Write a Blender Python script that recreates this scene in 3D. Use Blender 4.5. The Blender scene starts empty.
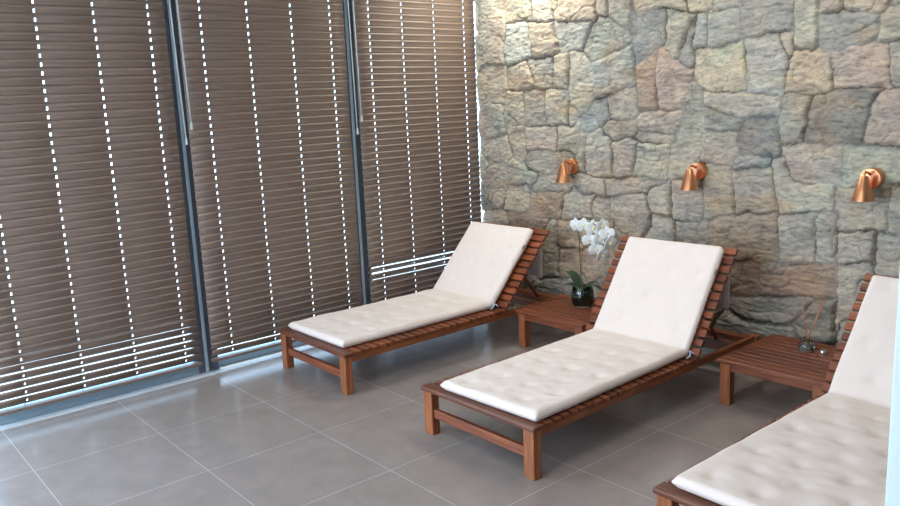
import bpy, bmesh, math, random
import numpy as np
from mathutils import Vector, Matrix, noise as mnoise
random.seed(7); rng = np.random.default_rng(11)
S = bpy.context.scene
COL = S.collection
R = math.radians

# ------------------------------------------------------------------ camera
cd = bpy.data.cameras.new('camera'); cam = bpy.data.objects.new('camera', cd); COL.objects.link(cam)
cd.sensor_width = 36.0; cd.lens = 791.3 * 36.0 / 900.0; cd.clip_start = 0.05; cd.clip_end = 200
_r, _u, _f = Vector((0.64914768, 0.75937745, -0.0441948)), Vector((-0.11262585, 0.15341233, 0.98172301)), Vector((-0.75227835, 0.63230574, -0.18511279))
m = Matrix((( _r.x, _u.x, -_f.x, 4.591), (_r.y, _u.y, -_f.y, -4.208), (_r.z, _u.z, -_f.z, 1.5975), (0, 0, 0, 1)))
cam.matrix_world = m
S.camera = cam

# ------------------------------------------------------------------ world, sun, exposure
S.view_settings.view_transform = 'Standard'; S.view_settings.look = 'None'
S.view_settings.gamma = 1.0; S.view_settings.use_curve_mapping = False
S.view_settings.exposure = 0.0
w = bpy.data.worlds.new('sky'); S.world = w; w.use_nodes = True
nt = w.node_tree; nt.nodes.clear()
wo = nt.nodes.new('ShaderNodeOutputWorld'); bg = nt.nodes.new('ShaderNodeBackground')
tc = nt.nodes.new('ShaderNodeTexCoord'); sp = nt.nodes.new('ShaderNodeSeparateXYZ'); cr = nt.nodes.new('ShaderNodeValToRGB')
nt.links.new(tc.outputs['Generated'], sp.inputs[0]); nt.links.new(sp.outputs['Z'], cr.inputs[0])
cr.color_ramp.elements[0].color = (0.62, 0.80, 1.0, 1); cr.color_ramp.elements[1].color = (0.30, 0.55, 1.0, 1)
nt.links.new(cr.outputs[0], bg.inputs['Color']); bg.inputs['Strength'].default_value = 5.5
nt.links.new(bg.outputs[0], wo.inputs[0])

def light(name, kind, loc, direction, energy, color, size=None):
    l = bpy.data.lights.new(name, kind); l.energy = energy; l.color = color
    if kind == 'AREA':
        l.shape = 'RECTANGLE'; l.size, l.size_y = size
    o = bpy.data.objects.new(name, l); COL.objects.link(o); o.location = loc
    o.rotation_euler = Vector(direction).to_track_quat('-Z', 'Y').to_euler()
    return o
sun = light('sun', 'SUN', (-4, -3, 6), (0.45, 0.10, -0.95), 5.0, (1.0, 0.95, 0.86)); sun.data.angle = R(0.6)
# daylight through the glass doors behind the camera and through the bare pane of the left wall
light('daylight_front', 'AREA', (1.9, -6.42, 1.25), (0, 1, -0.40), 72.0, (1.0, 0.96, 0.93), (3.2, 2.2))
light('daylight_left', 'AREA', (0.02, -4.75, 1.25), (1, 0.1, -0.4), 85.0, (0.45, 0.70, 1.0), (1.5, 2.2))
# unseen area lights just under the ceiling
light('unseen_ceiling_light', 'AREA', (0.62, -0.32, 2.735), (0, 0, -1), 25.0, (0.97, 1.0, 0.90), (0.5, 0.5))  # added to brighten the stone corner beside the blinds
light('unseen_ceiling_light', 'AREA', (2.6, -0.70, 2.735), (0, 0, -1), 10.5, (1.0, 0.95, 0.84), (0.5, 0.5))
light('unseen_ceiling_light', 'AREA', (2.8, -3.0, 2.735), (0, 0, -1), 9.0, (1.0, 0.95, 0.86), (0.6, 0.6))

# ------------------------------------------------------------------ material helpers
def mat(name, color=(0.8, 0.8, 0.8), rough=0.5, metal=0.0, spec=0.5):
    M = bpy.data.materials.new(name); M.use_nodes = True
    b = M.node_tree.nodes['Principled BSDF']
    b.inputs['Base Color'].default_value = (*color, 1); b.inputs['Roughness'].default_value = rough
    b.inputs['Metallic'].default_value = metal; b.inputs['Specular IOR Level'].default_value = spec
    return M, M.node_tree, b
def N(t, kind, **kw):
    n = t.nodes.new(kind)
    for k, v in kw.items():
        if k in n.inputs: n.inputs[k].default_value = v
        else: setattr(n, k, v)
    return n
def noise(t, scale, detail=3, rough=0.5, vec=None, dist=0.0):
    n = N(t, 'ShaderNodeTexNoise'); n.inputs['Scale'].default_value = scale; n.inputs['Detail'].default_value = detail
    n.inputs['Roughness'].default_value = rough; n.inputs['Distortion'].default_value = dist
    if vec is not None: t.links.new(vec, n.inputs['Vector'])
    return n.outputs['Fac']
def mapped(t, scale, which='Object'):
    c = N(t, 'ShaderNodeTexCoord'); mp = N(t, 'ShaderNodeMapping'); mp.inputs['Scale'].default_value = scale
    t.links.new(c.outputs[which], mp.inputs['Vector']); return mp.outputs[0]
def ramp(t, fac, stops):
    r = N(t, 'ShaderNodeValToRGB'); e = r.color_ramp.elements
    while len(e) < len(stops): e.new(0.5)
    for el, (p, c) in zip(e, stops): el.position = p; el.color = (*c, 1)
    t.links.new(fac, r.inputs[0]); return r.outputs[0]
def mix(t, a, b, fac, mode='MIX'):
    n = N(t, 'ShaderNodeMix', data_type='RGBA', blend_type=mode)
    for s, v in ((n.inputs[0], fac), (n.inputs[6], a), (n.inputs[7], b)):
        if hasattr(v, 'is_linked'): t.links.new(v, s)
        else: s.default_value = v if isinstance(v, float) else (*v, 1)
    return n.outputs[2]
def bump(t, b, h, strength, dist=0.01):
    n = N(t, 'ShaderNodeBump'); n.inputs['Strength'].default_value = strength; n.inputs['Distance'].default_value = dist
    t.links.new(h, n.inputs['Height']); t.links.new(n.outputs[0], b.inputs['Normal'])

def wood(name, scale, tone=(1, 1, 1)):
    M, t, b = mat(name, rough=0.45)
    v = mapped(t, scale)
    g = noise(t, 1.0, 5, 0.6, v, 0.4)
    k = lambda c: tuple(a * q for a, q in zip(c, tone))
    c = ramp(t, g, [(0.25, k((0.105, 0.027, 0.009))), (0.5, k((0.25, 0.073, 0.023))), (0.75, k((0.38, 0.138, 0.044)))])
    at = N(t, 'ShaderNodeAttribute', attribute_name='tone')
    c2 = mix(t, c, at.outputs['Color'], 1.0, 'MULTIPLY')
    t.links.new(c2, b.inputs['Base Color']); bump(t, b, g, 0.12, 0.004)
    b.inputs['Coat Weight'].default_value = 0.12; b.inputs['Coat Roughness'].default_value = 0.25
    return M
WX = wood('teak_across', (5, 70, 70), (0.72, 0.60, 0.60)); WY = wood('teak_along', (70, 5, 70)); WZ = wood('teak_upright', (70, 70, 5))
WD = wood('teak_dark', (5, 70, 70), (0.6, 0.5, 0.5))

M_alu, t, b = mat('aluminium', (0.30, 0.40, 0.48), 0.38, 0.7)
M_sill, t, b = mat('sill_aluminium', (0.75, 0.77, 0.78), 0.35, 0.2)
M_white, t, b = mat('white_paint', (0.80, 0.80, 0.78), 0.6); bump(t, b, noise(t, 90, 2), 0.05)
M_white_lit, t, b = mat('white_paint_lit_blue', (0.56, 0.64, 0.69), 0.6)  # white wall end, its bluish window light put into the colour
M_cord, t, b = mat('grey_cord', (0.42, 0.47, 0.48), 0.6)
M_glass = bpy.data.materials.new('pane_glass'); M_glass.use_nodes = True
t = M_glass.node_tree; t.nodes.clear()
o_ = N(t, 'ShaderNodeOutputMaterial'); tr = N(t, 'ShaderNodeBsdfTransparent'); gl = N(t, 'ShaderNodeBsdfGlossy'); mx = N(t, 'ShaderNodeMixShader')
tr.inputs['Color'].default_value = (0.93, 0.97, 0.96, 1); gl.inputs['Roughness'].default_value = 0.02; mx.inputs[0].default_value = 0.06
t.links.new(tr.outputs[0], mx.inputs[1]); t.links.new(gl.outputs[0], mx.inputs[2]); t.links.new(mx.outputs[0], o_.inputs[0])

M_blind, t, b = mat('brown_slat', rough=0.45)
v = mapped(t, (90, 3, 90)); g = noise(t, 1.0, 4, 0.55, v)
t.links.new(ramp(t, g, [(0.2, (0.140, 0.095, 0.072)), (0.8, (0.225, 0.155, 0.120))]), b.inputs['Base Color'])

M_floor, t, b = mat('floor_tile', rough=0.21)
c = N(t, 'ShaderNodeTexCoord'); mp = N(t, 'ShaderNodeMapping'); mp.inputs['Location'].default_value = (-0.664, 3.503, 0)
t.links.new(c.outputs['Object'], mp.inputs[0])
br = N(t, 'ShaderNodeTexBrick'); br.offset = 0.0; br.squash = 1.0
for k_, v_ in (('Scale', 1.0), ('Mortar Size', 0.0024), ('Mortar Smooth', 0.3), ('Brick Width', 0.6), ('Row Height', 0.5906), ('Bias', 0.0)): br.inputs[k_].default_value = v_
br.inputs['Color1'].default_value = (0.285, 0.232, 0.205, 1); br.inputs['Color2'].default_value = (0.30, 0.246, 0.217, 1); br.inputs['Mortar'].default_value = (0.44, 0.41, 0.37, 1)
t.links.new(mp.outputs[0], br.inputs['Vector'])
n1 = noise(t, 7, 5, 0.6, c.outputs['Object']); n2 = noise(t, 160, 2, 0.5, c.outputs['Object'])
cc = mix(t, br.outputs['Color'], ramp(t, n1, [(0.3, (0.88, 0.88, 0.88)), (0.7, (1.06, 1.06, 1.06))]), 1.0, 'MULTIPLY')
cc = mix(t, cc, ramp(t, n2, [(0.3, (0.93, 0.93, 0.93)), (0.7, (1.05, 1.05, 1.05))]), 1.0, 'MULTIPLY')
t.links.new(cc, b.inputs['Base Color']); bump(t, b, n2, 0.03, 0.002)

M_stone, t, b = mat('field_stone', rough=0.75, spec=0.35)
at = N(t, 'ShaderNodeAttribute', attribute_name='tone')
v = mapped(t, (5, 5, 14)); g1 = noise(t, 1.0, 6, 0.62, v, 0.8)
v2 = mapped(t, (26, 26, 60)); g2 = noise(t, 1.0, 6, 0.7, v2, 0.5); g3 = noise(t, 3.2, 4, 0.6, mapped(t, (1, 1, 1)))
c1 = mix(t, at.outputs['Color'], ramp(t, g1, [(0.28, (0.58, 0.58, 0.61)), (0.5, (1, 1, 1)), (0.74, (1.34, 1.27, 1.13))]), 1.0, 'MULTIPLY')
c1 = mix(t, c1, ramp(t, g2, [(0.28, (0.52, 0.51, 0.50)), (0.5, (1, 1, 1)), (0.75, (1.26, 1.25, 1.22))]), 1.0, 'MULTIPLY')
c1 = mix(t, c1, ramp(t, g3, [(0.35, (0.92, 1.0, 1.02)), (0.65, (1.08, 0.99, 0.92))]), 1.0, 'MULTIPLY')
t.links.new(c1, b.inputs['Base Color']); bump(t, b, g2, 0.5, 0.012)

M_cush, t, b = mat('cream_cotton', (0.77, 0.65, 0.58), 0.9, spec=0.2)
b.inputs['Sheen Weight'].default_value = 0.15
bump(t, b, noise(t, 420, 2, 0.5, mapped(t, (1, 1, 1))), 0.12, 0.002)
M_tuft, _, _ = mat('tuft_thread', (0.66, 0.56, 0.46), 0.9)
M_tag, _, _ = mat('brown_tag', (0.16, 0.09, 0.05), 0.8)
M_tie, _, _ = mat('pale_tie', (0.50, 0.62, 0.80), 0.8)
M_copper, t, b = mat('brushed_copper', (0.74, 0.34, 0.17), 0.30, 1.0)
M_copperd, _, _ = mat('copper_inside', (0.75, 0.45, 0.3), 0.5, 0.6)
M_petal, t, b = mat('white_petal', (0.86, 0.86, 0.84), 0.55); b.inputs['Subsurface Weight'].default_value = 0.0
M_heart, _, _ = mat('petal_heart', (0.80, 0.72, 0.40), 0.6)
M_leaf, _, _ = mat('orchid_leaf', (0.018, 0.045, 0.022), 0.35)
M_stem, _, _ = mat('orchid_stem', (0.10, 0.11, 0.045), 0.5)
M_moss, t, b = mat('moss', (0.045, 0.075, 0.035), 0.95); bump(t, b, noise(t, 120, 3), 1.0, 0.01)
M_jar, t, b = mat('clear_glass', (0.9, 0.95, 0.95), 0.03); b.inputs['Transmission Weight'].default_value = 1.0; b.inputs['IOR'].default_value = 1.45
M_oil, t, b = mat('diffuser_oil', (0.80, 0.80, 0.76), 0.05); b.inputs['Transmission Weight'].default_value = 0.8
M_reed, _, _ = mat('reed', (0.40, 0.17, 0.075), 0.7)
M_steel, _, _ = mat('steel', (0.75, 0.75, 0.74), 0.25, 0.9)
M_terr, t, b = mat('terrace_stone', (0.62, 0.60, 0.56), 0.8); bump(t, b, noise(t, 40, 3), 0.2)

# ------------------------------------------------------------------ mesh helpers
class MB:
    """collects shapes, with one tone per shape, and links them as one mesh object"""
    def __init__(s): s.v = []; s.f = []; s.c = []; s.sm = []
    def add(s, vs, fs, tone=1.0, smooth=False):
        b0 = len(s.v); s.v += [tuple(p) for p in vs]; s.f += [tuple(i + b0 for i in f) for f in fs]
        tn = tone if isinstance(tone, tuple) else (tone, tone, tone)
        s.c += [tn] * len(vs); s.sm += [smooth] * len(fs)
    def box(s, x0, x1, y0, y1, z0, z1, tone=1.0, bev=0.003, M=None):
        bm = bmesh.new(); bmesh.ops.create_cube(bm, size=1)
        for v in bm.verts: v.co = Vector(((x0 + x1) / 2 + v.co.x * (x1 - x0), (y0 + y1) / 2 + v.co.y * (y1 - y0), (z0 + z1) / 2 + v.co.z * (z1 - z0)))
        if bev: bmesh.ops.bevel(bm, geom=list(bm.edges), offset=bev, segments=2, affect='EDGES', profile=0.6)
        bm.verts.index_update()
        s.add([(M @ v.co) if M else v.co.copy() for v in bm.verts], [[v.index for v in f.verts] for f in bm.faces], tone); bm.free()
    def tube(s, pts, rad, n=8, tone=1.0, caps=True):
        pts = [Vector(p) for p in pts]; rads = rad if isinstance(rad, (list, tuple)) else [rad] * len(pts)
        vs = []; fs = []; up = Vector((0.3, 0.2, 1)).normalized()
        for i, p in enumerate(pts):
            d = (pts[min(i + 1, len(pts) - 1)] - pts[max(i - 1, 0)]).normalized()
            a = d.cross(up); a = d.cross(Vector((1, 0, 0))) if a.length < 1e-3 else a
            a.normalize(); c = d.cross(a)
            for k in range(n):
                q = 2 * math.pi * k / n; vs.append(p + (a * math.cos(q) + c * math.sin(q)) * rads[i])
        for i in range(len(pts) - 1):
            for k in range(n): fs.append((i * n + k, i * n + (k + 1) % n, (i + 1) * n + (k + 1) % n, (i + 1) * n + k))
        if caps: fs.append(tuple(range(n))[::-1]); fs.append(tuple((len(pts) - 1) * n + k for k in range(n)))
        s.add(vs, fs, tone, True)
    def lathe(s, prof, n=32, M=None, tone=1.0):
        cut = [0]                                   # split the rings where the profile turns sharply
        for i in range(1, len(prof) - 1):
            a = Vector((prof[i][0] - prof[i - 1][0], prof[i][1] - prof[i - 1][1])); c = Vector((prof[i + 1][0] - prof[i][0], prof[i + 1][1] - prof[i][1]))
            if a.length > 0 and c.length > 0 and a.angle(c) > 0.75: cut.append(i)
        cut.append(len(prof) - 1)
        if len(cut) > 2:
            for a, c in zip(cut[:-1], cut[1:]): s.lathe_run(prof[a:c + 1], n, M, tone)
        else: s.lathe_run(prof, n, M, tone)
    def lathe_run(s, prof, n, M, tone):
        vs = []; fs = []
        for r, z in prof:
            for k in range(n):
                q = 2 * math.pi * k / n; p = Vector((r * math.cos(q), r * math.sin(q), z)); vs.append(M @ p if M else p)
        for i in range(len(prof) - 1):
            for k in range(n): fs.append((i * n + k, i * n + (k + 1) % n, (i + 1) * n + (k + 1) % n, (i + 1) * n + k))
        s.add(vs, fs, tone, True)
    def build(s, name, material, parent=None, loc=None):
        me = bpy.data.meshes.new(name); me.from_pydata(s.v, [], s.f)
        ca = me.color_attributes.new('tone', 'FLOAT_COLOR', 'POINT')
        ca.data.foreach_set('color', np.array([(*c, 1) for c in s.c], dtype=np.float32).ravel())
        me.polygons.foreach_set('use_smooth', np.array(s.sm, dtype=bool))
        bm = bmesh.new(); bm.from_mesh(me); bmesh.ops.recalc_face_normals(bm, faces=bm.faces); bm.to_mesh(me); bm.free()
        me.materials.append(material)
        o = bpy.data.objects.new(name, me); COL.objects.link(o)
        if parent: o.parent = parent
        if loc: o.location = loc
        return o
def tag(o, label=None, cat=None, group=None, kind=None):
    for k, v in (('label', label), ('category', cat), ('group', group), ('kind', kind)):
        if v: o[k] = v
    return o
def thing(name, loc, label, cat, group=None, rz=0.0):
    o = bpy.data.objects.new(name, None); COL.objects.link(o); o.location = loc; o.rotation_euler = (0, 0, rz); o.empty_display_size = 0.1
    return tag(o, label, cat, group)
def struct(name, mb, material, parent=None):
    o = mb.build(name, material, parent)
    if not parent: o['kind'] = 'structure'
    return o
def bx(*a, bev=0.0, tone=1.0):
    q = MB(); q.box(*a, tone=tone, bev=bev); return q
def copy_thing(root, loc, label):
    r = root.copy(); COL.objects.link(r); r.location = loc; r['label'] = label
    for ch in root.children:
        c = ch.copy(); COL.objects.link(c); c.parent = r
        for g in ch.children:
            d = g.copy(); COL.objects.link(d); d.parent = c
    return r

# ------------------------------------------------------------------ the room
X1, Y0, ZC = 6.0, -6.5, 2.75
struct('floor', bx(0, X1, Y0, 0.10, -0.15, 0), M_floor)
struct('terrace', bx(-14, -0.2, -16, 10, -0.2, -0.03), M_terr)
struct('ceiling', bx(-0.2, X1, Y0, 0.1, ZC, ZC + 0.12), M_white)
struct('sun_block_eave', bx(-1.35, -0.2, Y0, 3.0, ZC, ZC + 0.12), M_white)  # unseen overhang, added so the sun reaches only the foot of the glass
struct('wall_right', bx(X1, X1 + 0.15, Y0, 0.1, -0.15, ZC), M_white)
wf = MB()
wf.box(-0.2, 0.4, Y0 - 0.15, Y0, -0.15, ZC, bev=0); wf.box(3.6, X1 + .15, Y0 - 0.15, Y0, -0.15, ZC, bev=0); wf.box(0.4, 3.6, Y0 - 0.15, Y0, 2.4, ZC, bev=0); wf.box(0.4, 3.6, Y0 - 0.15, Y0, -0.15, 0, bev=0)
struct('wall_front', wf, M_white)
wl = MB()
wl.box(-0.2, 0.0, Y0, -5.6, -0.15, ZC, bev=0); wl.box(-0.2, -0.06, -5.6, 0.0, 2.56, ZC, bev=0); wl.box(-0.2, 0, -5.6, 0.1, -0.15, -0.001, bev=0)
struct('wall_left', wl, M_white)
struct('wall_partition', bx(3.994, X1, -2.55, -2.40, 0, ZC, bev=0.004), M_white_lit)
# aluminium sill under the sliding panels
sl = MB(); sl.box(-0.2, -0.002, -5.6, 0.02, 0, 0.008, bev=0.001)
struct('trim_1', sl, M_sill)
def window(name, y0, y1, xa, xb, z0, zr):
    f = MB(); wdt = 0.022
    f.box(xa, xb, y0, y1, z0, zr, bev=0.003); f.box(xa, xb, y0, y1, 2.50, 2.56, bev=0.003)
    f.box(xa, xb, y0, y0 + wdt, zr, 2.50, bev=0.003); f.box(xa, xb, y1 - wdt, y1, zr, 2.50, bev=0.003)
    e = bpy.data.objects.new(name, None); COL.objects.link(e); e['kind'] = 'structure'; e.location = ((xa + xb) / 2, (y0 + y1) / 2, 0.008)
    o = f.build('window_frame', M_alu); o.parent = e; o.matrix_parent_inverse = Matrix.Translation(-e.location)
    g = bx((xa + xb) / 2 - 0.004, (xa + xb) / 2 + 0.004, y0 + wdt, y1 - wdt, zr, 2.50).build('glass_pane', M_glass); g.parent = e; g.matrix_parent_inverse = Matrix.Translation(-e.location)
YM = [-3.58, -2.355, -1.145, 0.0]
window('window_1', YM[0], YM[1] - 0.031, -0.098, -0.060, 0.010, 0.088)
window('window_2', YM[1] + 0.04, YM[2] + 0.04, -0.150, -0.105, 0.010, 0.075)
window('window_3', YM[2] + 0.04, YM[3], -0.190, -0.155, 0.010, 0.075)
M_stile_hl, t, b = mat('aluminium_highlight', (0.42, 0.50, 0.58), 0.4, 0.2)  # paler copy of the metal, colours in the thin highlight on the stiles
M_mul, t, b = mat('dark_aluminium', (0.085, 0.098, 0.12), 0.45, 0.2)
for k_, (ym, yr) in enumerate(((-2.355, -2.335), (-1.145, -1.127))):
    e = struct('trim_%d' % (k_ + 2), bx(-0.10, -0.058, ym - 0.030, ym + 0.100, 0.010, 2.56, bev=0.004), M_mul)
    bx(-0.058, -0.044, yr - 0.009, yr + 0.009, 0.012, 2.56, bev=0.003).build('stile_highlight', M_stile_hl, e)  # narrow ridge standing in for the stile's highlight
window('window_4', -5.6, YM[0], -0.150, -0.105, 0.010, 0.075)

# ------------------------------------------------------------------ stone wall
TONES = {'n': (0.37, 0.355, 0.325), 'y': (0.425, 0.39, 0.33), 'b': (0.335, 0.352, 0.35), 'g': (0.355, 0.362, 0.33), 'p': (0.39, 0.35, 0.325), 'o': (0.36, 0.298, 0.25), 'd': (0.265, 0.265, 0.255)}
STONES = '''n 0.07,2.44 0.20,2.42 0.21,2.28 0.31,2.24 0.32,2.10 0.25,2.01 0.28,1.88 0.04,1.86
y 0.20,2.42 0.58,2.37 0.57,2.15 0.33,2.16 0.31,2.24 0.21,2.29
b 0.59,2.35 0.75,2.33 0.78,2.12 0.59,2.14
y 0.77,2.33 1.00,2.30 1.21,2.24 1.14,2.08 0.80,2.12
b 0.33,2.15 0.52,2.15 0.57,1.89 0.33,1.85
n 0.54,2.14 0.78,2.11 0.84,1.91 0.59,1.89
b 0.79,2.11 1.13,2.08 1.03,1.91 0.84,1.91
n 0.06,1.85 0.30,1.84 0.31,1.70 0.27,1.58 0.05,1.58
n 0.33,1.84 0.52,1.88 0.58,1.70 0.52,1.67 0.32,1.68
b 0.53,1.89 0.76,1.88 0.77,1.69 0.59,1.69
n 0.78,1.88 0.92,1.90 0.90,1.67 0.78,1.68
n 0.93,1.92 1.02,1.91 1.11,1.80 1.14,1.61 1.10,1.50 0.96,1.53 0.92,1.66
n 1.13,2.27 1.24,2.25 1.24,2.12 1.15,2.13
n 1.26,2.25 1.45,2.23 1.43,2.04 1.35,2.06 1.27,2.13
g 1.16,2.10 1.25,2.11 1.42,1.93 1.34,1.89 1.12,1.83 1.05,1.91 1.11,2.04
b 1.12,1.81 1.32,1.88 1.45,1.90 1.46,1.67 1.25,1.60 1.15,1.59 1.14,1.72
y 1.48,2.22 1.83,2.18 1.83,2.08 1.67,2.11 1.48,2.12
b 1.47,2.11 1.67,2.10 1.69,1.91 1.52,1.81 1.48,1.79
g 1.69,2.09 1.89,2.05 1.86,1.97 1.77,1.79 1.70,1.86
b 1.83,2.04 1.88,2.04 1.85,1.85 1.88,1.78 1.84,1.73 1.78,1.79
o 1.48,1.78 1.64,1.85 1.61,1.69 1.63,1.52 1.49,1.52
p 1.65,1.86 1.68,1.87 1.86,1.73 1.81,1.50 1.64,1.52 1.61,1.67
n 1.25,1.59 1.46,1.66 1.48,1.52 1.46,1.45 1.28,1.44
b 1.07,1.56 1.23,1.58 1.26,1.44 1.07,1.38 1.04,1.46
n 1.24,1.44 1.48,1.45 1.46,1.38 1.30,1.34 1.22,1.34
p 1.50,1.46 1.67,1.50 1.82,1.48 1.80,1.36 1.52,1.38
n 1.51,1.37 1.80,1.34 1.78,1.30 1.48,1.31
n 1.16,1.37 1.24,1.33 1.28,1.25 1.27,1.08 1.06,1.10 1.07,1.32
n 1.29,1.28 1.47,1.29 1.44,1.09 1.30,1.07
g 1.48,1.29 1.71,1.29 1.70,1.09 1.46,1.08
g 1.84,1.48 1.95,1.49 1.94,1.26 1.91,1.20 1.84,1.08 1.73,1.09 1.74,1.32
p 1.24,1.05 1.52,1.08 1.70,1.06 1.56,0.98 1.25,0.95
n 1.01,1.06 1.20,1.06 1.23,0.95 1.04,0.94
n 1.26,0.94 1.55,0.98 1.58,0.78 1.43,0.71 1.30,0.72
n 1.09,0.92 1.25,0.93 1.26,0.77 1.13,0.76
n 1.58,1.03 1.72,1.06 1.73,0.85 1.64,0.85 1.58,0.89
n 1.75,1.06 1.93,1.08 1.94,0.84 1.75,0.84
n 1.60,0.84 1.73,0.82 1.75,0.71 1.60,0.68
n 1.78,0.81 1.96,0.82 1.96,0.72 1.79,0.70
b 1.89,2.05 1.96,2.03 1.97,1.87 1.90,1.87
g 1.98,2.03 2.16,2.04 2.16,1.90 2.08,1.85 1.98,1.86
y 1.83,2.18 2.03,2.15 1.99,2.09 1.84,2.06
n 2.04,2.15 2.17,2.13 2.17,2.06 2.04,2.06
b 2.19,2.06 2.47,2.03 2.49,1.90 2.37,1.89 2.20,1.90
y 1.91,1.85 2.10,1.85 2.19,1.82 2.22,1.61 1.97,1.61 1.89,1.71
b 2.23,1.88 2.40,1.88 2.45,1.75 2.42,1.57 2.23,1.61
n 2.41,1.89 2.48,1.89 2.47,1.77 2.45,1.75
g 1.85,1.65 1.95,1.61 1.96,1.49 1.84,1.49
n 1.96,1.60 2.41,1.55 2.39,1.46 2.21,1.45 1.96,1.51
d 1.97,1.50 2.21,1.44 2.18,1.37 1.99,1.38
d 2.22,1.44 2.38,1.45 2.44,1.25 2.38,1.23 2.20,1.24 2.18,1.35
n 1.96,1.36 2.16,1.37 2.18,1.27 2.15,1.17 2.03,1.18 1.96,1.23
b 2.16,1.21 2.38,1.24 2.37,1.19 2.16,1.15
g 2.49,2.05 2.61,2.08 2.62,1.97 2.60,1.86 2.60,1.80 2.50,1.80
p 2.62,2.08 2.72,2.06 2.71,1.98 2.63,1.98
y 2.73,2.06 2.93,2.04 2.93,1.96 2.76,1.97
b 2.63,1.97 2.76,1.97 2.90,1.93 2.90,1.86 2.84,1.81 2.64,1.80 2.61,1.85
g 2.94,1.95 3.04,1.99 3.07,1.82 2.92,1.81
y 2.49,1.79 2.68,1.78 2.69,1.70 2.66,1.65 2.68,1.58 2.61,1.57 2.47,1.59 2.46,1.70
p 2.70,1.77 2.89,1.79 2.96,1.78 2.96,1.67 2.98,1.59 2.85,1.60 2.71,1.61
b 2.97,1.79 3.08,1.81 3.09,1.60 2.99,1.60
d 2.61,1.56 2.85,1.58 2.93,1.56 2.91,1.50 2.86,1.32 2.57,1.32
n 2.46,1.55 2.59,1.55 2.54,1.32 2.46,1.31
p 2.93,1.54 3.08,1.57 3.10,1.30 2.86,1.32
n 2.46,1.29 2.75,1.29 2.76,1.11 2.56,1.09 2.46,1.19
g 2.77,1.29 3.08,1.27 3.08,1.13 3.02,1.10 2.78,1.09
g 2.38,1.21 2.46,1.23 2.48,1.08 2.71,1.09 2.72,0.97 2.47,0.95 2.39,1.05
n 2.14,1.14 2.38,1.16 2.39,0.96 2.31,0.92 2.17,0.90
n 1.98,1.16 2.13,1.15 2.16,0.91 2.00,0.87
o 2.05,0.83 2.22,0.90 2.40,0.88 2.42,0.67 2.38,0.63 2.21,0.63 2.06,0.70
n 2.44,0.87 2.63,0.91 2.63,0.67 2.48,0.63
o 2.20,0.60 2.33,0.61 2.33,0.43 2.20,0.41
o 2.35,0.60 2.62,0.63 2.76,0.64 2.75,0.48 2.59,0.47 2.37,0.45
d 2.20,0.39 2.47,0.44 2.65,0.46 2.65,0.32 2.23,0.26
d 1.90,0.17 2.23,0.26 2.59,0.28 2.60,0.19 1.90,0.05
n 2.76,1.08 3.00,1.08 3.00,0.89 2.77,0.86
n 2.65,0.90 2.74,0.92 2.75,0.75 2.72,0.68 2.65,0.68
n 2.77,0.83 2.93,0.83 2.94,0.71 2.78,0.68
n 2.98,0.82 3.10,0.85 3.11,0.66 2.99,0.65
g 3.01,1.09 3.11,1.10 3.12,0.86 3.02,0.86
n 2.77,0.65 2.92,0.68 2.88,0.44 2.78,0.31
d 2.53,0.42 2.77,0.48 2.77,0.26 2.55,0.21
n 0.06,1.58 0.26,1.58 0.27,1.35 0.06,1.31
n 0.30,1.67 0.45,1.66 0.47,1.46 0.48,1.24 0.43,1.15 0.33,1.31 0.30,1.46
n 0.49,1.66 0.67,1.65 0.67,1.42 0.50,1.42
n 0.72,1.66 0.90,1.64 0.89,1.43 0.70,1.42
n 0.92,1.52 0.98,1.53 0.96,1.41 0.91,1.41
n 0.06,1.31 0.31,1.34 0.33,1.20 0.11,1.14 0.06,1.16
p 0.50,1.39 0.78,1.39 0.77,1.25 0.50,1.24
n 0.81,1.39 1.00,1.42 1.01,1.28 0.90,1.25 0.80,1.27
n 1.03,1.37 1.06,1.32 1.05,1.10 1.02,1.13
n 0.51,1.23 0.74,1.23 0.73,1.09 0.51,1.09
n 0.77,1.23 0.90,1.23 0.86,1.06 0.75,1.09
n 0.06,1.10 0.24,1.12 0.30,1.01 0.23,0.82 0.04,0.81
n 0.35,1.15 0.49,1.12 0.59,1.06 0.53,0.98 0.32,0.98
n 0.63,1.06 0.87,1.05 0.87,0.97 0.57,0.94
n 0.28,0.95 0.49,0.98 0.52,0.84 0.44,0.78 0.24,0.78
o 0.55,0.92 0.84,0.94 0.80,0.77 0.55,0.77
n 0.86,0.92 1.13,0.94 1.11,0.77 0.83,0.77
n 0.04,0.75 0.24,0.76 0.26,0.69 0.06,0.67
o 0.29,0.75 0.52,0.76 0.69,0.72 0.64,0.59 0.31,0.66
o 0.79,0.73 1.02,0.75 1.00,0.57 0.79,0.56
n 0.70,0.71 0.77,0.73 0.79,0.54 0.79,0.34 0.63,0.30 0.61,0.51
o 0.81,0.53 0.97,0.55 0.97,0.33 0.81,0.32
o 1.05,0.52 1.18,0.56 1.21,0.38 1.08,0.35
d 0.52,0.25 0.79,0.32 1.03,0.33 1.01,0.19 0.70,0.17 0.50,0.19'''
polys = []
for ln in STONES.split('\n'):
    k, *ps = ln.split(); polys.append((k, np.array([[float(q) for q in p.split(',')] for p in ps])))
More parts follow.
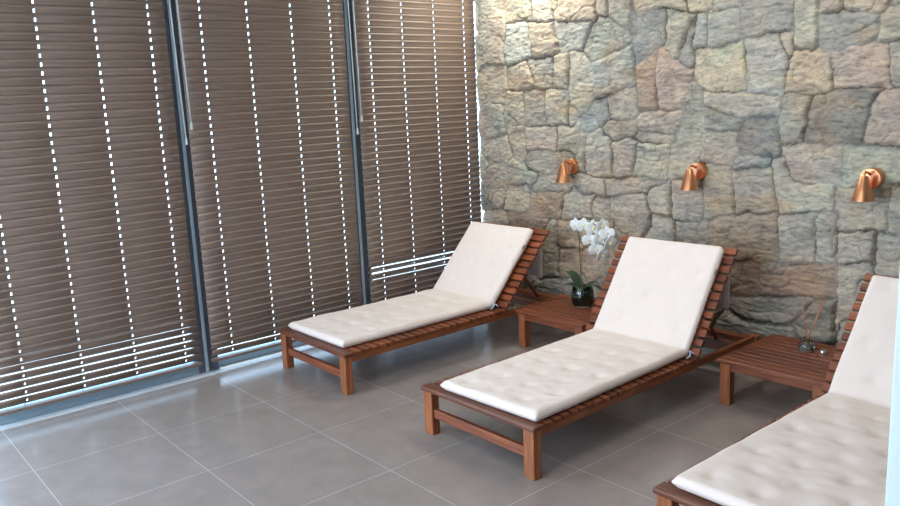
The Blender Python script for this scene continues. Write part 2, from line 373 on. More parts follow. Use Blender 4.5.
def sdf(P, X, Z):
    d = np.full(X.shape, 1e9); ins = np.zeros(X.shape, bool); n = len(P)
    for i in range(n):
        ax, az = P[i]; bx_, bz = P[(i + 1) % n]; ex, ez = bx_ - ax, bz - az
        tt = np.clip(((X - ax) * ex + (Z - az) * ez) / (ex * ex + ez * ez + 1e-12), 0, 1)
        d = np.minimum(d, (X - ax - tt * ex) ** 2 + (Z - az - tt * ez) ** 2)
        if abs(ez) > 1e-9:
            c_ = ((az > Z) != (bz > Z)) & (X < ex * (Z - az) / ez + ax); ins ^= c_
    d = np.sqrt(d); return np.where(ins, -d, d)
# the rest of the wall: rougher courses of the same stone
cx = []; z = 0.0
while z < 2.8:
    h = rng.uniform(0.15, 0.25); x = rng.uniform(-0.2, 0)
    while x < 6.2:
        w_ = rng.uniform(0.16, 0.36); cx.append((x + w_ / 2, z + h / 2, w_ / 2 - 0.012, h / 2 - 0.012)); x += w_
    z += h
cc_ = np.array(cx); near = np.full(len(cc_), 1e9)
for _, P in polys: near = np.minimum(near, sdf(P, cc_[:, 0], cc_[:, 1]))
for (a, b_, c_, d_), q in zip(cx, near):
    if q > 0.045:
        j = lambda: rng.uniform(-0.03, 0.03)
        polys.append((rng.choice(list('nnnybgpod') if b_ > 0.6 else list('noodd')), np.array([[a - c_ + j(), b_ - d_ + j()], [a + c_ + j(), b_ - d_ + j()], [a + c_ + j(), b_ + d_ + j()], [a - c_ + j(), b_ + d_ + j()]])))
def vnoise(X, Z, fx, fz, seed):
    r = np.random.default_rng(seed); G = r.random((256, 256)); u = X * fx + 31.7; v = Z * fz + 17.3
    iu = np.floor(u).astype(int); iv = np.floor(v).astype(int); fu = u - iu; fv = v - iv
    fu = fu * fu * (3 - 2 * fu); fv = fv * fv * (3 - 2 * fv); g = lambda a, b2: G[a % 256, b2 % 256]
    return (g(iu, iv) * (1 - fu) + g(iu + 1, iv) * fu) * (1 - fv) + (g(iu, iv + 1) * (1 - fu) + g(iu + 1, iv + 1) * fu) * fv - 0.5
st = 0.006
xs = np.arange(0.0, X1 + st, st); zs = np.arange(0.0, ZC + st, st); XX, ZZ = np.meshgrid(xs, zs)
WXn = XX + 0.020 * vnoise(XX, ZZ, 9, 9, 1) + 0.012 * vnoise(XX, ZZ, 28, 28, 2) + 0.010 * vnoise(XX, ZZ, 60, 60, 12) + 0.006 * vnoise(XX, ZZ, 130, 130, 15)
WZn = ZZ + 0.020 * vnoise(XX, ZZ, 9, 9, 3) + 0.012 * vnoise(XX, ZZ, 28, 28, 4) + 0.010 * vnoise(XX, ZZ, 60, 60, 13) + 0.006 * vnoise(XX, ZZ, 130, 130, 16)
d1 = np.full(XX.shape, 9.0); d2 = np.full(XX.shape, 9.0); idx = np.zeros(XX.shape, int)
for i, (_, P) in enumerate(polys):
    lo = P.min(0) - 0.2; hi = P.max(0) + 0.2
    a0, a1 = np.clip([int(lo[0] / st), int(hi[0] / st) + 1], 0, len(xs)); b0, b1 = np.clip([int(lo[1] / st), int(hi[1] / st) + 1], 0, len(zs))
    if a1 <= a0 or b1 <= b0: continue
    sl_ = (slice(b0, b1), slice(a0, a1)); d = sdf(P, WXn[sl_], WZn[sl_]); e1 = d1[sl_]; e2 = d2[sl_]; ii = idx[sl_]
    c_ = d < e1
    d2[sl_] = np.where(c_, e1, np.minimum(e2, d)); ii[c_] = i; d1[sl_] = np.where(c_, d, e1)
edge = np.clip((d2 - d1) * 0.5, 0, 1)
base = rng.uniform(-0.009, 0.012, len(polys)); tx = rng.uniform(-0.06, 0.06, len(polys)); tz = rng.uniform(-0.05, 0.03, len(polys))
cen = np.array([P.mean(0) for _, P in polys])
jw = 0.1 + 1.3 * np.clip(vnoise(XX, ZZ, 6, 6, 21) + 0.5, 0, 1)          # some joints open and deep, some nearly flush
rise = 1 - np.exp(-np.maximum(edge - 0.003, 0) / 0.006)
h = (rise * 0.024 - 0.024) * jw + rise * (base[idx] + (XX - cen[idx, 0]) * tx[idx] + (ZZ - cen[idx, 1]) * tz[idx])
rough = 0.008 * vnoise(XX, ZZ, 9, 14, 5) + 0.006 * vnoise(XX + 0.1 * idx, ZZ, 24, 60, 6) + 0.005 * vnoise(XX, ZZ, 60, 105, 7)
crk = np.abs(vnoise(XX + 0.37 * idx, ZZ + 0.11 * idx, 7, 17, 8)); h -= 0.008 * np.exp(-(crk / 0.02) ** 2) * (rise > 0.6)
h += rough * (0.35 + 0.65 * rise)
h += 0.022 * np.clip((0.36 - ZZ) / 0.10, 0, 1) * rise                   # the lowest course stands out a little
h = np.where(XX < 0.05, np.minimum(h, 0.006), h)
YY = -h
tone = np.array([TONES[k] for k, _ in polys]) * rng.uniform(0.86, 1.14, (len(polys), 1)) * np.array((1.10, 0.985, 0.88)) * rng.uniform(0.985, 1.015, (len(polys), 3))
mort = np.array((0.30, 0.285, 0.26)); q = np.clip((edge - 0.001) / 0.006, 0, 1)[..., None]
gap_dark = np.array((0.13, 0.108, 0.085)); dk = np.clip((jw - 0.5) / 0.45, 0, 1)[..., None]      # open joints are coloured dark, the others pale mortar
CC = tone[idx] * q + (mort * (1 - dk) + gap_dark * dk) * (1 - q)
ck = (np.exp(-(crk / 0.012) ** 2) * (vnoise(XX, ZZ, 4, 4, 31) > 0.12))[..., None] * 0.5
CC = CC * (1 - ck) + gap_dark * ck
sage = np.clip(vnoise(XX, ZZ, 6, 7, 32) * 3 - 0.3, 0, 1)[..., None] * 0.5
CC = CC * (1 - sage) + CC * np.array((0.80, 0.93, 0.92)) * sage
iron = np.clip(vnoise(XX, ZZ, 5, 9, 9) * 3 - 0.55, 0, 1)[..., None]      # rusty veins
CC = CC * (1 - 0.5 * iron) + np.array((0.36, 0.24, 0.13)) * 0.5 * iron
nx, nz = len(xs), len(zs)
V = np.stack([XX, YY, ZZ], -1).reshape(-1, 3)
I = np.arange(nx * nz).reshape(nz, nx); F = np.stack([I[:-1, :-1], I[:-1, 1:], I[1:, 1:], I[1:, :-1]], -1).reshape(-1, 4)
# closed behind: rim verts pushed back to a flat back face
rim = np.concatenate([I[0, :], I[1:, -1], I[-1, -2::-1], I[-2:0:-1, 0]]); nb = len(V)
Bk = V[rim].copy(); Bk[:, 1] = 0.12; V = np.concatenate([V, Bk]); nr = len(rim)
me = bpy.data.meshes.new('wall_back')
sides = [(int(rim[k]), nb + k, nb + (k + 1) % nr, int(rim[(k + 1) % nr])) for k in range(nr)]
Fq = np.concatenate([F, np.array(sides)]); nf = len(Fq)
me.vertices.add(len(V)); me.vertices.foreach_set('co', V.astype(np.float32).ravel())
me.loops.add(nf * 4 + nr); me.loops.foreach_set('vertex_index', np.concatenate([Fq.ravel(), nb + np.arange(nr)[::-1]]).astype(np.int32))
me.polygons.add(nf + 1); me.polygons.foreach_set('loop_start', np.concatenate([np.arange(nf) * 4, [nf * 4]]).astype(np.int32))
me.polygons.foreach_set('use_smooth', np.concatenate([np.ones(len(F), bool), np.zeros(nf + 1 - len(F), bool)]))
me.update(calc_edges=True); me.validate()
ca = me.color_attributes.new('tone', 'FLOAT_COLOR', 'POINT')
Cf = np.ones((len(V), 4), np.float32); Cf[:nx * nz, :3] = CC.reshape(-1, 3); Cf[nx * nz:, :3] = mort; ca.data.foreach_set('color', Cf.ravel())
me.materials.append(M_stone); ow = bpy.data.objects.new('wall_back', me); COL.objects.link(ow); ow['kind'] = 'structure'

# ------------------------------------------------------------------ blinds
def blind(y0, y1, cols, theta, label, zbot, lifts, opened=()):
    root = thing('wooden_blind', (0, (y0 + y1) / 2, 2.56), label, 'blind', 'brown slatted blinds along the glass')
    yc = (y0 + y1) / 2
    p, L = 0.045, 0.0525
    sl = MB(); ztop = 2.50; n = int((ztop - zbot - 0.03) / p)
    hole = 0.0048
    ys = [y0]
    for c in cols: ys += [c - hole, c + hole]
    ys.append(y1)
    for i in range(n):
        z = ztop - p * (i + 0.5); th = theta
        for (a, b2, tt) in opened:
            if a <= z <= b2: th = tt
        th = R(th + random.uniform(-1.2, 1.2)); sag = random.uniform(-0.0012, 0.0012)
        vv = [-0.5, -0.19, 0.19, 0.5]; crown = [0.0, 0.0035, 0.0035, 0.0]
        vs = []
        for y in ys:
            for v_, c_ in zip(vv, crown):
                s_ = v_ * L
                x = math.cos(th) * s_ + math.sin(th) * c_; zz = math.sin(th) * s_ - math.cos(th) * c_
                vs.append((x, y - yc, z + zz + sag * (y - yc) - 2.56))
        fs = []
        for k in range(len(ys) - 1):
            for q in range(3):
                if k % 2 == 1 and q == 1: continue
                fs.append((k * 4 + q, k * 4 + q + 1, (k + 1) * 4 + q + 1, (k + 1) * 4 + q))
        sl.add(vs, fs, random.uniform(0.9, 1.1), True)
    so = sl.build('slats', M_blind, root)
    md = so.modifiers.new('thickness', 'SOLIDIFY'); md.thickness = 0.0024; md.offset = 0
    zb = ztop - p * n - 0.012 - 2.56
    bx(-0.024, 0.024, y0 - yc, y1 - yc, zb - 0.016, zb, bev=0.003).build('bottom_rail', M_blind, root)
    bx(-0.028, 0.030, y0 - yc, y1 - yc, -0.055, -0.002, bev=0.003).build('head_rail', M_blind, root)
    for c in cols:
        t_ = MB(); t_.tube([(0.0135, c - yc - 0.012, -0.055), (0.0135, c - yc - 0.012, zb - 0.004)], 0.0009, 5); t_.tube([(-0.0135, c - yc - 0.012, -0.055), (-0.0135, c - yc - 0.012, zb - 0.004)], 0.0009, 5)
        t_.build('ladder_cord', M_blind, root)
    for (yt, yb, zend) in lifts:
        c_ = MB(); c_.tube([(0.034, yt - yc, -0.03), (0.036, (yt * 0.6 + yb * 0.4) - yc, (zend - 2.56) * 0.5), (0.036, yb - yc, zend + 0.03 - 2.56)], 0.0042, 7)
        co = c_.build('lift_cord', M_cord, root)
        ts = MB(); ts.lathe([(0.001, 0.046), (0.005, 0.042), (0.0085, 0.008), (0.008, 0.0), (0.001, -0.001)], 12, Matrix.Translation((0.036, yb - yc, zend - 2.56)))
        ts.build('tassel', M_cord, co)
    return root
blind(-3.555, -2.392, [-3.365, -3.07, -2.779, -2.484], 75.0, 'brown slatted blind farthest from the stone wall, open slits along its foot', 0.085, [(-2.368, -2.352, 1.43), (-2.325, -2.312, 1.515)], [(0.1, 0.32, 58), (0.32, 0.36, 66), (0.40, 0.44, 64)])
blind(-2.318, -1.185, [-2.18, -1.881, -1.58, -1.292], 76.5, 'brown slatted blind between the other two, behind the foot of the leftmost lounger', 0.075, [(-1.163, -1.152, 1.42), (-1.122, -1.112, 1.505)], [(0.09, 0.145, 58), (0.145, 0.19, 64), (0.24, 0.28, 64)])
blind(-1.108, -0.012, [-0.982, -0.701, -0.411, -0.121], 78.5, 'darkest brown slatted blind, hanging next to the stone wall', 0.13, [], [(0.34, 0.38, 66), (0.39, 0.43, 58), (0.43, 0.47, 47), (0.48, 0.52, 62)])

# ------------------------------------------------------------------ loungers
W_L, D_L, HZ = 0.745, 1.88, 0.245      # width, length, deck height
def make_lounger(loc, label, TH, HY):      # TH tilt of the back, HY hinge measured from the foot
    root = thing('sun_lounger', loc, label, 'sun lounger', 'slatted wooden sun loungers')
    for x in (0, W_L - 0.062):
        for y in (0, D_L - 0.05):
            q = MB(); q.box(x, x + 0.062, y, y + 0.048, 0, HZ - 0.022, random.uniform(0.95, 1.2), 0.004); q.build('leg', WZ, root)
    for x in (0.012, W_L - 0.036):
        q = MB(); q.box(x, x + 0.024, 0.048, D_L - 0.05, HZ - 0.062, HZ - 0.022, 1.05, 0.003); q.build('side_rail', WY, root)
    for y in (0.012, D_L - 0.04):
        q = MB(); q.box(0.062, W_L - 0.062, y, y + 0.024, 0.088, 0.133, 1.15, 0.003); q.build('stretcher', WX, root)
    q = MB(); q.box(-0.010, W_L + 0.012, -0.010, 0.060, HZ - 0.022, HZ, 0.8, 0.006); q.build('foot_board', WD, root)
    q = MB(); y = 0.076
    while y < HY - 0.02:
        q.box(-0.004 + random.uniform(-.002, .002), W_L + 0.006 + random.uniform(-.002, .002), y, y + 0.040, HZ - 0.022, HZ - 0.002, random.uniform(0.75, 1.3), 0.003); y += 0.0555
    q.build('deck_slats', WX, root)
    q = MB(); q.box(0.036, W_L - 0.036, D_L - 0.11, D_L - 0.05, HZ - 0.06, HZ - 0.022, 0.9, 0.003); q.build('head_rail', WX, root)
    # raised back: frame space (x, along, up)
    A = Matrix.Translation((0, HY, HZ - 0.012)) @ Matrix.Rotation(TH, 4, 'X')
    for x in (0.10, W_L - 0.124):
        q = MB(); q.box(x, x + 0.024, 0.0, 0.635, -0.040, -0.001, 0.85, 0.003, A); q.build('back_rail', WY, root)
    q = MB(); s = 0.018
    for k in range(12):
        q.box(-0.004 + random.uniform(-.002, .002), W_L + 0.006 + random.uniform(-.002, .002), s, s + 0.038, 0.0, 0.020, random.uniform(0.75, 1.45), 0.003, A); s += 0.0535
    q.build('back_slats', WX, root)
    # prop bars behind the back
    top = A @ Vector((0, 0.36, -0.03))
    for x in (0.14, W_L - 0.16):
        q = MB(); q.tube([(x, top.y, top.z), (x, top.y + 0.22, HZ - 0.045)], 0.011, 8, 0.7); q.build('prop_bar', WY, root)
    q = MB(); q.box(0.036, W_L - 0.036, top.y + 0.20, top.y + 0.24, HZ - 0.06, HZ - 0.03, 0.8, 0.003); q.build('prop_rail', WX, root)
    return root
def make_cushion(loc, x0, x1, label, TH, inner, hang, foot=0.02, length=0.59, seed=0, rz=0.0, tie=True):
    """tufted mattress lying on deck and back; local frame is the lounger's"""
    root = thing('lounger_cushion', (loc[0] + x0, loc[1] + foot, HZ), label, 'cushion', 'cream tufted lounger cushions', R(rz))
    rr = random.Random(seed); T = 0.050; w_ = x1 - x0; Ls = inner - loc[1] - foot + T * math.tan(TH / 2); c, s_ = math.cos(TH), math.sin(TH)
    zb = 0.001; lift = 0.012
    B0 = Vector((0, Ls + 0.012, zb)); 
    def under(u):     # u metres along the underside
        return Vector((0, u, zb)) if u <= Ls else Vector((0, Ls + (u - Ls) * c - lift * 0.0, zb + (u - Ls) * s_))
    mt = T * math.tan(TH / 2)
    NU, NT = 150, 44; tot = Ls + length
    def upper(f):     # f in 0..1 of seat then back, mitred at the crease
        if f <= Ls: return Vector((0, f / Ls * (Ls - mt), T))
        k = (f - Ls) / length; return Vector((0, Ls - mt + k * (length + mt) * c, T + k * (length + mt) * s_)) 
    rows = []
    Us = [tot * i / NU for i in range(NU + 1)]
    tufts = []
    for k in range(7): tufts.append(0.10 + k * (Ls - 0.20) / 6.4)
    for k in range(4): tufts.append(Ls + 0.11 + k * 0.145)
    tx_ = [0.17, 0.39, 0.61, 0.83] if False else [0.22, 0.5, 0.78]
    def relief(u, tt):
        d = 0
        for a, uu in enumerate(tufts):
            for b2, qx in enumerate(tx_):
                px = qx + (0.06 if a % 2 else -0.06)
                r2 = ((u - uu) ** 2 + ((tt - px) * w_) ** 2)
                d -= 0.011 * math.exp(-r2 / 0.0009)+ 0.003 * math.exp(-r2 / 0.006)
        d += 0.006 * mnoise.noise(Vector((u * 7, tt * 4, seed * 3.1)))+ 0.003 * mnoise.noise(Vector((u * 22, tt * 12, seed * 5.7)))
        return d
    topv, botv = [], []
    for i, u in enumerate(Us):
        a, b2 = under(u), upper(u); du = min(u, tot - u); eu = min(1.0, max(0.0, du / 0.030)); ku = 1 - (1 - eu) ** 2.2
        for j in range(NT + 1):
            f = j / NT; tt = 0.5 - 0.5 * math.cos(math.pi * f); tt = 0.45 * tt + 0.55 * f
            dx = min(tt, 1 - tt) * w_; ex = min(1.0, dx / 0.026); kx = 1 - (1 - ex) ** 2.2
            k = math.sqrt(max(0.0, ku)) * math.sqrt(max(0.0, kx)); k = 0.16 + 0.84 * k
            md_ = (a + b2) / 2; hv = (b2 - a) / 2
            n_ = hv.normalized()
            wob = 0.006 * mnoise.noise(Vector((u * 5, 9 if tt > .5 else 2, seed)))
            X = tt * w_ + wob * abs(2 * tt - 1) ** 4
            pt = md_ + hv * k + n_ * relief(u, tt) * min(1, k * k) * min(ex, eu); pb = md_ - hv * (k if k > .5 else k)
            topv.append((X, pt.y, pt.z)); botv.append((X, pb.y, max(pb.z, 0.001)))
    V = topv + botv; m_ = NT + 1; off = len(topv); F = []
    for i in range(NU):
        for j in range(NT):
            q = i * m_ + j; F.append((q, q + 1, q + m_ + 1, q + m_)); F.append((off + q, off + q + m_, off + q + m_ + 1, off + q + 1))
    for i in range(NU):
        q = i * m_; F.append((q, q + m_, off + q + m_, off + q)); q += NT; F.append((q, off + q, off + q + m_, q + m_))
    for j in range(NT):
        F.append((j, off + j, off + j + 1, j + 1)); q = NU * m_ + j; F.append((q, q + 1, off + q + 1, off + q))
    mb = MB(); mb.add(V, F, 1.0, True); pad = mb.build('pad', M_cush, root)
    # tuft stitches
    first = None
    for a, uu in enumerate(tufts):
        for qx in tx_:
            tt = qx + (0.06 if a % 2 else -0.06); nn = Vector((0, 0, 1)) if uu < Ls else Vector((0, -s_, c))
            p_ = upper(uu) + nn * (-0.0165) + Vector((tt * w_, 0, 0))
            if first is None:
                q = MB(); q.lathe([(0.0005, 0.003), (0.004, 0.0025), (0.006, 0.0), (0.005, -0.002)], 8); o = first = q.build('tuft', M_tuft, pad)
            else: o = first.copy(); COL.objects.link(o)
            o.parent = pad; o.location = p_; o.rotation_euler = nn.to_track_quat('Z', 'Y').to_euler()
    # cloth flap hanging from the top of the back, behind the slats
    q = MB(); vs = []; fs = []
    pr = [(hang[0] - 0.006, hang[1] + 0.004), (hang[0] + 0.008, hang[1] + 0.0), (hang[0] + 0.012, hang[1] - 0.15), (hang[0] + 0.010, hang[1] - 0.33)]
    for i, (yy, zz) in enumerate(pr):
        for j in range(13):
            vs.append((0.012 + (w_ - 0.024) * j / 12, yy - foot + 0.006 * math.sin(j * 1.7 + i) * (i > 1), zz - HZ + 0.004 * math.sin(j * 0.9) * (i > 2)))
    for i in range(len(pr) - 1):
        for j in range(12): fs.append((i * 13 + j, i * 13 + j + 1, (i + 1) * 13 + j + 1, (i + 1) * 13 + j))
    q.add(vs, fs, 1.0, True); hood = q.build('flap', M_cush, root); sm = hood.modifiers.new('thickness', 'SOLIDIFY'); sm.thickness = 0.003; sm.offset = 0
    tag(hood, 'cloth flap hanging behind the raised back')
    # brown label sewn into the right seam of the back
    u = Ls + length * 0.77; p_ = (upper(u) + under(u)) / 2; q = MB()
    Mx = Matrix.Translation((w_ - 0.004, p_.y, p_.z)) @ Matrix.Rotation(TH, 4, 'X')
    q.box(0, 0.012, -0.016, 0.016, 0.010, 0.013, 1.0, 0.0, Mx); tag(q.build('sewn_tag', M_tag, root), 'small dark sewn-in tag')
    if tie:
        q = MB(); p_ = Vector((w_ + 0.002, Ls - 0.01, 0.022))
        q.tube([p_ + Vector((-0.010, 0.02, 0.01)), p_ + Vector((0.012, 0.0, 0.006)), p_ + Vector((0.018, -0.02, -0.008)), p_ + Vector((0.010, -0.035, -0.015))], 0.004, 6)
        q.tube([p_ + Vector((-0.010, 0.02, 0.01)), p_ + Vector((0.014, 0.02, 0.002)), p_ + Vector((0.012, 0.035, -0.014))], 0.004, 6)
        tag(q.build('tie', M_tie, root), 'pale blue knotted tie')
    return root
L1, L2, L3 = (0.190, -1.940, 0), (1.651, -1.950, 0), (3.066, -2.030, 0)
LOUNGERS = [(L1, 47.5, -0.672, 'reddish slatted wooden lounger standing in front of the blinds, farthest left'),
            (L2, 54.5, -0.720, 'slatted wooden lounger in the middle, between the two low tables'),
            (L3, 48.0, -0.780, 'slatted wooden lounger at the right edge, partly hidden by the white wall end')]
CUSHIONS = [(0.040, 0.666, 'cream tufted cushion on the lounger in front of the blinds', -0.730, 0.040, 0.0),
            (0.120, 0.735, 'cream tufted cushion on the lounger between the two low tables', -0.775, 0.015, 1.4),
            (0.042, 0.650, 'cream tufted cushion on the lounger cut off by the white wall end', -0.868, 0.030, -0.9)]
for (lo, th, hy, lab), (xa, xb, clab, inner, foot, rz) in zip(LOUNGERS, CUSHIONS):
    make_lounger(lo, lab, R(th), hy - lo[1])
    tip = Matrix.Rotation(R(th), 4, 'X') @ Vector((0, 0.635, -0.004))
    make_cushion(lo, xa, xb, clab, R(th + (1.5 if rz < 0 else 0.0)), inner, (hy - lo[1] + tip.y + 0.012, HZ - 0.012 + tip.z), foot, seed=int(rz * 10) + 3, rz=rz)

# ------------------------------------------------------------------ side tables
def make_table(loc, label):
    wt, dt, ht = 0.565, 0.58, 0.245
    root = thing('side_table', loc, label, 'table', 'low slatted side tables')
    for x in (0.012, wt - 0.07):
        for y in (0.012, dt - 0.06):
            q = MB(); q.box(x, x + 0.058, y, y + 0.046, 0, ht - 0.022, random.uniform(0.9, 1.15), 0.003); q.build('leg', WZ, root)
    for y in (0.016, dt - 0.04):
        q = MB(); q.box(0.07, wt - 0.07, y, y + 0.022, ht - 0.06, ht - 0.022, 0.9, 0.003); q.build('apron', WX, root)
    for x in (0.016, wt - 0.038):
        q = MB(); q.box(x, x + 0.022, 0.058, dt - 0.06, ht - 0.06, ht - 0.022, 0.9, 0.003); q.build('apron', WY, root)
    q = MB(); y = 0.0
    while y < dt - 0.03:
        q.box(0, wt, y, y + 0.041, ht - 0.022, ht, random.uniform(0.8, 1.15), 0.003); y += 0.0536
    q.build('slatted_top', WX, root)
    return root
T1 = (0.995, -0.645, 0); T2 = (2.468, -0.655, 0)
tb = make_table(T1, 'low slatted wooden table under the orchid')
copy_thing(tb, T2, 'low slatted wooden table holding the reed diffuser'); TZ = 0.245

# ------------------------------------------------------------------ orchid
ox, oy = 1.250, -0.27
orch = thing('potted_orchid', (ox, oy, TZ), 'white orchid in a round glass pot on the low table', 'plant')
q = MB(); q.lathe([(0.0, 0.001), (0.058, 0.001), (0.070, 0.02), (0.076, 0.06), (0.073, 0.10), (0.066, 0.128), (0.062, 0.127), (0.069, 0.10), (0.072, 0.06), (0.066, 0.022), (0.055, 0.006), (0.0, 0.006)], 40)
q.build('glass_pot', M_jar, orch)
bm = bmesh.new(); bmesh.ops.create_icosphere(bm, subdivisions=4, radius=1.0)
for v in bm.verts:
    n_ = mnoise.noise(v.co * 7) * 0.10 + mnoise.noise(v.co * 19) * 0.06
    v.co = Vector((v.co.x * 0.064, v.co.y * 0.064, 0.056 + v.co.z * 0.047)) * (1 + n_ * 0.25)
q = MB(); bm.verts.index_update(); q.add([v.co.copy() for v in bm.verts], [[v.index for v in f.verts] for f in bm.faces], 1.0, True); bm.free()
q.build('moss', M_moss, orch)
def leaf(az, length, wid, rise, droop):
    q = MB(); vs = []; fs = []; n = 14; d = Vector((math.cos(az), math.sin(az), 0)); sd = Vector((-d.y, d.x, 0)); base_ = Vector((0, 0, 0.092))
    for i in range(n + 1):
        f = i / n; w_ = wid * (math.sin(math.pi * min(1, 0.12 + 0.88 * f) ** 0.85) ** 0.7 if f < 1 else 0.02) * (1 if f < 1 else 0.1)
        p_ = base_ + d * (length * f) + Vector((0, 0, rise * math.sin(f * math.pi * 0.62) - droop * f * f))
        for k in range(-3, 4): vs.append(p_ + sd * (w_ * k / 3) + Vector((0, 0, 0.16 * w_ * (abs(k) / 3) ** 1.5)))
    for i in range(n):
        for k in range(6): fs.append((i * 7 + k, i * 7 + k + 1, (i + 1) * 7 + k + 1, (i + 1) * 7 + k))
    q.add(vs, fs, 1.0, True); o = q.build('leaf', M_leaf, orch); sm = o.modifiers.new('thickness', 'SOLIDIFY'); sm.thickness = 0.003
leaf(R(165), 0.19, 0.038, 0.11, 0.0); leaf(R(5), 0.15, 0.036, 0.07, 0.03); leaf(R(300), 0.12, 0.034, 0.06, 0.03); leaf(R(205), 0.13, 0.032, 0.06, 0.02); leaf(R(60), 0.12, 0.03, 0.07, 0.02)
q = MB(); pts = [(-0.01, 0, 0.08), (-0.014, 0.0, 0.22), (-0.018, -0.004, 0.40), (-0.012, -0.01, 0.52), (0.02, -0.02, 0.565), (0.08, -0.03, 0.575), (0.15, -0.035, 0.55), (0.20, -0.03, 0.49), (0.22, -0.02, 0.42)]
def smooth_path(P, k=6):
    P = [Vector(p) for p in P]; out = []
    for i in range(len(P) - 1):
        p0, p1, p2, p3 = P[max(i - 1, 0)], P[i], P[i + 1], P[min(i + 2, len(P) - 1)]
        for s in range(k):
            t_ = s / k; out.append(0.5 * ((2 * p1) + (p2 - p0) * t_ + (2 * p0 - 5 * p1 + 4 * p2 - p3) * t_ ** 2 + (-p0 + 3 * p1 - 3 * p2 + p3) * t_ ** 3))
    out.append(P[-1]); return out
q.tube(smooth_path(pts), 0.0035, 7); stem = q.build('stem', M_stem, orch)
q = MB(); q.tube([(-0.004, 0.008, 0.08), (-0.010, 0.010, 0.50)], 0.0022, 6); tag(q.build('stake', M_reed, orch), 'thin wooden support stake')
def flower(P, yaw, pitch, sc):
    Mf = Matrix.Translation(P) @ Matrix.Rotation(yaw, 4, 'Z') @ Matrix.Rotation(pitch, 4, 'X') @ Matrix.Scale(sc, 4)   # faces local -Y
    q = MB()
    def petal(ang, ln, wd, cup):
        vs = []; fs = []; n = 8
        for i in range(n + 1):
            f = i / n; r_ = ln * (0.06 + 0.94 * f); w_ = wd * math.sin(math.pi * (0.10 + 0.84 * f)) ** 0.6
            for k in range(-3, 4):
                a = w_ * k / 3; yy = -cup * math.sin(f * 2.2) + 0.12 * a * a / max(wd, 1e-3)
                vs.append(Mf @ Vector((r_ * math.cos(ang) - a * math.sin(ang), yy, r_ * math.sin(ang) + a * math.cos(ang))))
        for i in range(n):
            for k in range(6): fs.append((i * 7 + k, i * 7 + k + 1, (i + 1) * 7 + k + 1, (i + 1) * 7 + k))
        q.add(vs, fs, 1.0, True)
    for ang in (90, 215, 325): petal(R(ang), 0.046, 0.017, 0.002)
    for ang in (12, 168): petal(R(ang), 0.047, 0.028, 0.007)
    o = q.build('flower', M_petal, orch); sm = o.modifiers.new('thickness', 'SOLIDIFY'); sm.thickness = 0.0012
    q = MB(); q.lathe([(0.0005, 0.016), (0.006, 0.013), (0.009, 0.004), (0.007, -0.003), (0.0005, -0.005)], 10, Mf @ Matrix.Rotation(R(90), 4, 'X'))
    q.build('lip', M_heart, o)
for (fx, fz, yw, pt) in [(1.228, 0.782, -30, 8), (1.30, 0.790, 10, 5), (1.375, 0.778, 35, -6), (1.452, 0.800, 50, 5), (1.478, 0.752, 20, 0), (1.350, 0.702, 15, 10), (1.425, 0.715, 40, 6), (1.492, 0.690, 60, 10), (1.385, 0.640, 20, 14), (1.452, 0.615, 55, 16)]:
    flower(Vector((fx - ox, random.uniform(-0.045, -0.02), fz - TZ)), R(yw + 25), R(pt), random.uniform(1.05, 1.2))

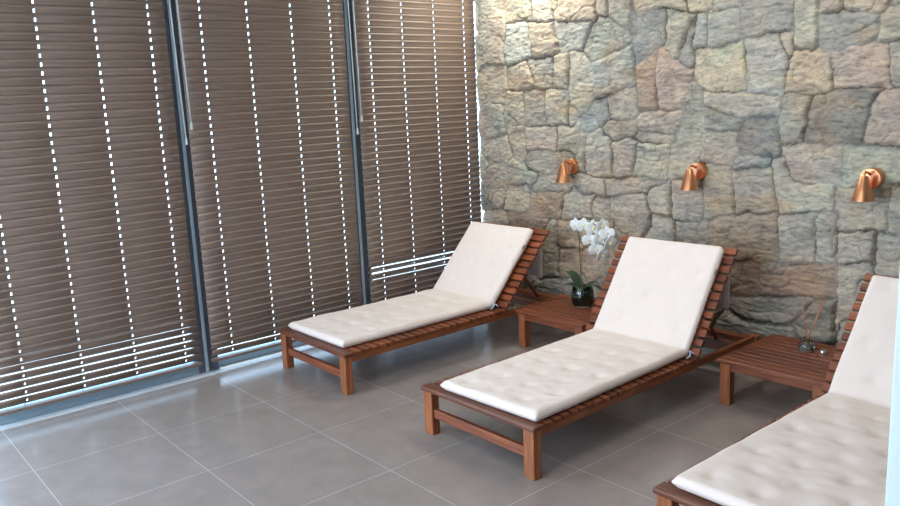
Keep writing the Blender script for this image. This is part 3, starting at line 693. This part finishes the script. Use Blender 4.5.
# ------------------------------------------------------------------ reed diffuser and its cap
dx, dy = 2.735, -0.235
df = thing('reed_diffuser', (dx, dy, TZ), 'small clear glass reed diffuser on the low table', 'diffuser')
q = MB(); q.lathe([(0.0, 0.001), (0.036, 0.001), (0.040, 0.008), (0.040, 0.030), (0.030, 0.044), (0.017, 0.052), (0.017, 0.066), (0.019, 0.068), (0.014, 0.068), (0.014, 0.052), (0.028, 0.041), (0.0365, 0.028), (0.0365, 0.009), (0.033, 0.005), (0.0, 0.005)], 32); q.build('glass_bottle', M_jar, df)
q = MB(); q.lathe([(0.0, 0.006), (0.033, 0.006), (0.0355, 0.010), (0.0355, 0.024), (0.0, 0.024)], 28); q.build('oil', M_oil, df)
for (ax, ay, bx_, by) in [(0.012, 0.0, -0.045, 0.02), (-0.014, 0.004, 0.078, 0.01), (-0.004, -0.008, 0.060, 0.035)]:
    q = MB(); q.tube([(ax, ay, 0.010), (bx_, by, 0.27)], 0.0028, 6); q.build('reed', M_reed, df)
q = MB(); q.lathe([(0.0, 0.0), (0.0145, 0.0), (0.0155, 0.002), (0.0155, 0.017), (0.0135, 0.020), (0.0, 0.020)], 24)
cap = q.build('bottle_cap', M_steel, None, (2.828, -0.245, TZ)); tag(cap, 'small silver cap lying beside the reed diffuser', 'cap')

# ------------------------------------------------------------------ copper wall lamps
def make_lamp(loc, label, tilt=0.0):
    root = thing('wall_lamp', loc, label, 'lamp', 'copper wall lamps')
    Rw = Matrix.Rotation(R(90), 4, 'X')          # lathe axis towards the room (-y)
    q = MB(); q.lathe([(0.0, 0.022), (0.050, 0.022), (0.053, 0.018), (0.053, -0.026), (0.050, -0.028), (0.0, -0.028)], 40, Rw); q.build('wall_plate', M_copper, root)
    q = MB(); q.tube(smooth_path([(0, -0.018, 0.020), (0, -0.05, 0.034), (0, -0.078, 0.038), (0, -0.088, 0.030), (0, -0.090, 0.012)]), 0.0065, 10); q.build('arm', M_copper, root)
    S_ = Matrix.Translation((0, -0.090, 0.020)) @ Matrix.Rotation(tilt, 4, 'X')
    q = MB(); q.lathe([(0.0, 0.0), (0.017, 0.0), (0.020, -0.003), (0.054, -0.122), (0.0525, -0.122), (0.018, -0.006), (0.0, -0.005)], 40, S_); q.build('shade', M_copper, root)
    q = MB(); q.lathe([(0.0, -0.052), (0.012, -0.056), (0.018, -0.072), (0.012, -0.088), (0.0, -0.092)], 16, S_); q.lathe([(0.0, -0.004), (0.012, -0.006), (0.012, -0.056), (0.0, -0.056)], 12, S_); q.build('bulb', M_sill, root)
    return root
lm = make_lamp((0.955, -0.02, 1.137), 'copper cone wall lamp above the leftmost lounger, nearest the blinds')
copy_thing(lm, (1.942, -0.02, 1.137), 'copper cone wall lamp above the middle lounger')
copy_thing(lm, (2.930, -0.02, 1.135), 'copper cone wall lamp above the lounger at the right edge')
